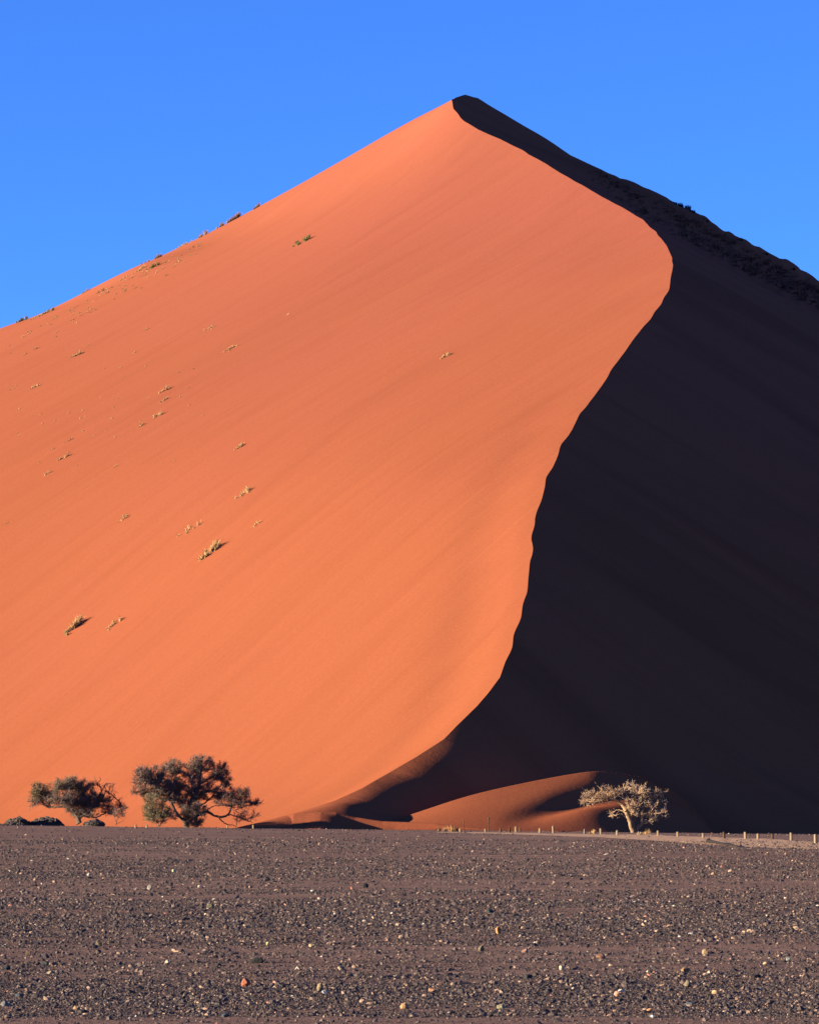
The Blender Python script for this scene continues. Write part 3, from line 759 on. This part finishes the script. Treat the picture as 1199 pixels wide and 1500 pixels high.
x, Y, z = depth_on_ground(866, 1221.4)
V, Fc, tn = tuft_mesh(.5, .4, .5, 120, .45, 71); tag(mesh_np('grass_tuft', V, Fc, M['blade'], loc=(x, Y, z), tone=tn), 'pale grass tuft between two posts left of the pale acacia', 'grass tuft')
x, Y, z = depth_on_ground(941, 1222.5)
V, Fc, tn = tuft_mesh(1.3, .5, .5, 220, .5, 72); tag(mesh_np('grass_tuft', V, Fc, M['blade'], loc=(x, Y, z), tone=tn), 'dry tuft at the right foot of the pale acacia trunk', 'grass tuft')
x, Y, z = depth_on_ground(652, 1217.8)
V, Fc, tn = tuft_mesh(1.6, .5, 1.0, 90, .1, 73); tag(mesh_np('dry_bush', V, Fc, M['blade'], loc=(x, Y, z), tone=tn), 'sparse twiggy bush left of the plain thin stake', 'bush')
x, Y, z = depth_on_ground(666, 1218)
V, Fc, tn = tuft_mesh(.5, .4, .55, 90, .0, 74); tag(mesh_np('dry_bush', V, Fc, M['scrub'], loc=(x, Y, z), tone=tn), 'small dark bush beside the squat post by the plain stake', 'bush')

# ------------------------------------------------------------------ vegetation on the dune
TUFTS = [ # px, py, w, h, tone, label
 (440,356,24,10,.85,'green bush alone high on the sunlit face near the skyline'),
 (375,300,13,8,.15,'highest twiggy tuft on the left skyline'),
 (341,318,18,12,.2,'spiky grey tuft on the skyline, second from the top'),
 (322,328,10,7,.2,'small grey tuft on the skyline under the spiky one'),
 (297,342,14,9,.4,'tan tuft on the skyline, fourth from the top'),
 (266,356,24,6,.5,'long straw patch hugging the skyline'),
 (231,372,9,7,.3,'small tuft on the skyline left of the long straw patch'),
 (213,381,14,6,.35,'low tuft breaking the skyline above the dark green bush'),
 (224,392,17,9,.72,'dark green bush just under the skyline'),
 (204,396,26,7,.5,'straw streak left of the dark green bush'),
 (178,410,16,5,.5,'straw streak further down the skyline slope'),
 (125,421,15,6,.3,'flat brown tuft on the lower skyline'),
 (147,428,12,6,.2,'dark tuft below the flat brown skyline tuft'),
 (70,458,19,9,.65,'yellow green bush near the left skyline'),
 (52,466,24,7,.5,'straw patch left of the yellow green bush'),
 (30,463,16,9,.7,'dark green bush on the skyline nearest the left edge'),
 (112,521,17,9,.35,'tan tuft with dark lee in the upper left of the sunlit face'),
 (127,507,9,4,.25,'thin dark tuft just above right of the upper left tan tuft'),
 (51,512,8,5,.2,'tiny dark tuft at left, above a tinier one'),
 (36,520,6,4,.2,'tiniest dark tuft under the tiny dark one at left'),
 (50,568,16,8,.5,'straw tuft alone near the left edge, above mid height'),
 (336,512,30,8,.45,'long drawn out brown tuft trailing down left, upper middle of the face'),
 (305,482,24,6,.5,'faint straw streak above the long drawn out tuft'),
 (212,484,8,5,.2,'small dark tuft up from the group of three'),
 (240,573,19,10,.4,'topmost and largest of the vertical group of three tufts'),
 (238,588,17,8,.35,'middle tuft of the vertical group of three'),
 (230,610,17,9,.5,'lowest tuft of the vertical group of three'),
 (207,624,11,6,.5,'faint tuft down left of the vertical group of three'),
 (100,646,15,7,.15,'dark tuft above the small one in the left middle'),
 (76,659,7,4,.2,'small dark tuft between two larger ones in the left middle'),
 (91,672,17,9,.4,'straw and dark tuft below the dark one in the left middle'),
 (68,695,10,6,.45,'small straw tuft lowest of the left middle group'),
 (350,656,17,10,.5,'pale tuft with pointed shadow in the middle of the face'),
 (169,684,7,5,.4,'tiny tuft right of the left middle group'),
 (117,614,6,4,.4,'tiny tuft above the dark tuft of the left middle'),
 (9,768,8,5,.35,'tiny tuft at the left edge, mid height'),
 (180,761,19,12,.5,'straw tuft with dark lee, left of the long broken clump'),
 (277,777,36,13,.5,'long broken straw clump left of the largest middle clump'),
 (355,725,30,15,.5,'wispy pale clump above the largest middle clump'),
 (374,770,17,10,.52,'small round straw tuft right of the largest middle clump'),
 (305,812,38,22,.54,'largest airy straw clump in the middle of the face'),
 (103,923,36,24,.56,'biggest yellow clump, low on the left of the face'),
 (165,916,30,15,.53,'yellow clump right of the biggest low clump'),
 (650,523,20,10,.5,'lone straw tuft in the centre of the sunlit face'),
 (163,614,5,3.5,.4,'tiny tuft left of the faint one below the group of three'),
 (176,539,5,3.5,.4,'tiny tuft midway between the upper tan tuft and the group of three'),
 (196,517,5,3.5,.4,'tiny tuft above the midway tiny one'),
 (16,571,5,4,.3,'tiny dark tuft left of the lone straw tuft near the edge'),
 (28,599,5,4,.45,'tiny straw tuft below the lone straw tuft near the edge'),
 (420,462,5,3,.5,'tiny tuft far right of the faint straw streak'),
]
c53 = (math.cos(math.radians(50)), math.sin(math.radians(50)))
def plant(px, py, w, h, tone, label, seed, name='grass_tuft', group='grass tufts scattered over the sunlit dune face', cat='grass tuft', mat='blade', y1=850, dense=1.0):
    k = 0
    while True:
        hit = ray_hit(px, py+k, dune_z, 365, y1, 2600)
        if hit or k > 14: break
        k += 1
    if not hit: return
    x, Y, z = hit; m = Y/F
    base = lambda bx, by: dune_z(bx+x, by+Y)-z
    W = w*m*(1.1 if w > 10 else .9); H = max(h*m*(.75 if w < 14 else .6), .25)
    if w/h > 2: H = h*m*.55
    nb = int(min(900, (60+W*H*110)*dense))
    V, Fc, tn = tuft_mesh(W, W*.35, H, nb, tone, seed, c53 if px < 700 else (1, 0), base)
    if tone < .58 and W > .9:                                  # dark dead stalks mixed in
        tn = np.where(np.repeat(np.random.default_rng(seed).random(len(tn)//5), 5) < .22, .02, tn)
    o = mesh_np(name, V, Fc, M[mat], loc=(x, Y, z), tone=tn)
    tag(o, label, cat, group)
for i, (px, py, w, h, tn, lab) in enumerate(TUFTS):
    if 'skyline' in lab: w, h, tn = w*1.25, h*1.3, (min(tn, .10) if tn < .5 else tn)
    elif py > 700: h = h*.92
    else: w, h = w*1.1, h*1.15
    plant(px, py, w, h, tn, lab, 500+i)
r = np.random.default_rng(8)
for i in range(100):                                            # dotted band below the left skyline
    t = r.random()**.8; px = 5+t*300; py = 500-t*152+abs(r.normal(0, 1))*(20-14*t)+1
    plant(px, py, r.uniform(3, 8), r.uniform(2.5, 4.5), float(r.choice([.1, .3, .45, .62], p=[.3, .3, .3, .1])), 'tiny tuft in the dotted band just under the left skyline', 700+i,
          group='tiny tufts dotted under the left skyline')
for i in range(34):
    px = r.uniform(5, 330); py = 560+r.random()*190-(px-5)*.25
    plant(px, py, r.uniform(2.5, 4.5), 3, .4, 'speck of dry grass on the left of the sunlit face', 900+i, group='specks of dry grass on the left of the face')
DARK = [(990,297,16,7,'dark shrub breaking the right skyline highest up'),(1004,305,11,6,'dark shrub on the right skyline just below the highest'),(1013,311,9,5,'third dark shrub down the right skyline'),
        (1033,324,6,4,'small dark shrub on the right skyline, fourth down'),(1083,352,6,4,'small dark shrub on the right skyline, fifth down'),(1120,373,6,4,'small dark shrub on the right skyline, sixth down'),(1160,396,6,4,'small dark shrub on the right skyline, nearest the edge')]
for i, (px, py, w, h, lab) in enumerate(DARK):
    plant(px, py, w, h*1.6, .4, lab, 1100+i, 'dark_shrub', 'dark shrubs along the right skyline', 'shrub', 'scrub', 830, 1.6)
def back_scrub():
    r = np.random.default_rng(21); Vs, Q, T, tn, off = [], [], [], [], 0
    for i in range(800):
        t = r.random()**.75; px = 860+t*370; top = np.interp(px, [860, 985, 1199, 1230], [245, 306, 424, 440]); bot = np.interp(px, [860, 960, 1080, 1230], [262, 332, 394, 470])
        py = top+(bot-top)*r.random()+1
        h = ray_hit(px, py, dune_z, 600, 830, 700)
        if not h: continue
        V, Fc, a = tuft_mesh(r.uniform(.6, 2.6), .7, r.uniform(.35, .95), 34, .4, 2000+i)
        for k in (0,): V = V+np.array(h)
        Vs.append(V); Q.append(Fc[0]+off); T.append(Fc[1]+off); tn.append(a); off += len(V)
    o = mesh_np('dark_scrub', np.vstack(Vs), [np.vstack(Q), np.vstack(T)], M['scrub'], tone=np.concatenate(tn))
    tag(o, 'sparse dark scrub dotted over the shaded back slope at right', 'scrub', kind='stuff')
back_scrub()

# ------------------------------------------------------------------ light, sky, camera
EL, AZ = math.radians(9.5), math.radians(16)          # sun low at left, a little behind the camera
sd = Vector((-math.cos(EL)*math.cos(AZ), -math.cos(EL)*math.sin(AZ), math.sin(EL)))
L = bpy.data.lights.new('sun', 'SUN'); L.energy = 5.0; L.angle = math.radians(0.5); L.color = (1.0, 0.87, 0.60)
lo = bpy.data.objects.new('sun', L); COL.objects.link(lo); lo.rotation_euler = sd.to_track_quat('Z', 'Y').to_euler(); lo.location = (-200, -50, 120)
w = bpy.data.worlds.new('World'); SC.world = w; w.use_nodes = True; nt = w.node_tree
bg = nt.nodes['Background']; sky = nt.nodes.new('ShaderNodeTexSky'); sky.sky_type = 'NISHITA'; sky.sun_disc = False
sky.sun_elevation = EL; sky.sun_rotation = math.atan2(sd.x, sd.y)
sky.altitude = 2600; sky.air_density = 0.75; sky.dust_density = 0.12; sky.ozone_density = 6.0
tint = nt.nodes.new('ShaderNodeMix'); tint.data_type = 'RGBA'; tint.blend_type = 'MULTIPLY'; tint.inputs[0].default_value = 1.0
tint.inputs[7].default_value = (0.94, 0.92, 1.12, 1)          # a touch deeper blue, as in the clear morning air of the photo
nt.links.new(sky.outputs[0], tint.inputs[6]); nt.links.new(tint.outputs[2], bg.inputs['Color'])
bg.inputs['Strength'].default_value = 0.068

cam = bpy.data.cameras.new('camera'); co = bpy.data.objects.new('camera', cam); COL.objects.link(co)
co.location = (0, 0, CAMZ); co.rotation_euler = (math.radians(90), 0, 0)
cam.sensor_fit = 'VERTICAL'; cam.sensor_height = 36; cam.lens = 36*F/1500; cam.shift_y = (HOR-750)/1500
cam.clip_start = 0.5; cam.clip_end = 12000
SC.camera = co
vs = SC.view_settings; vs.view_transform = 'Standard'; vs.look = 'None'; vs.exposure = 2.2; vs.gamma = 1.0
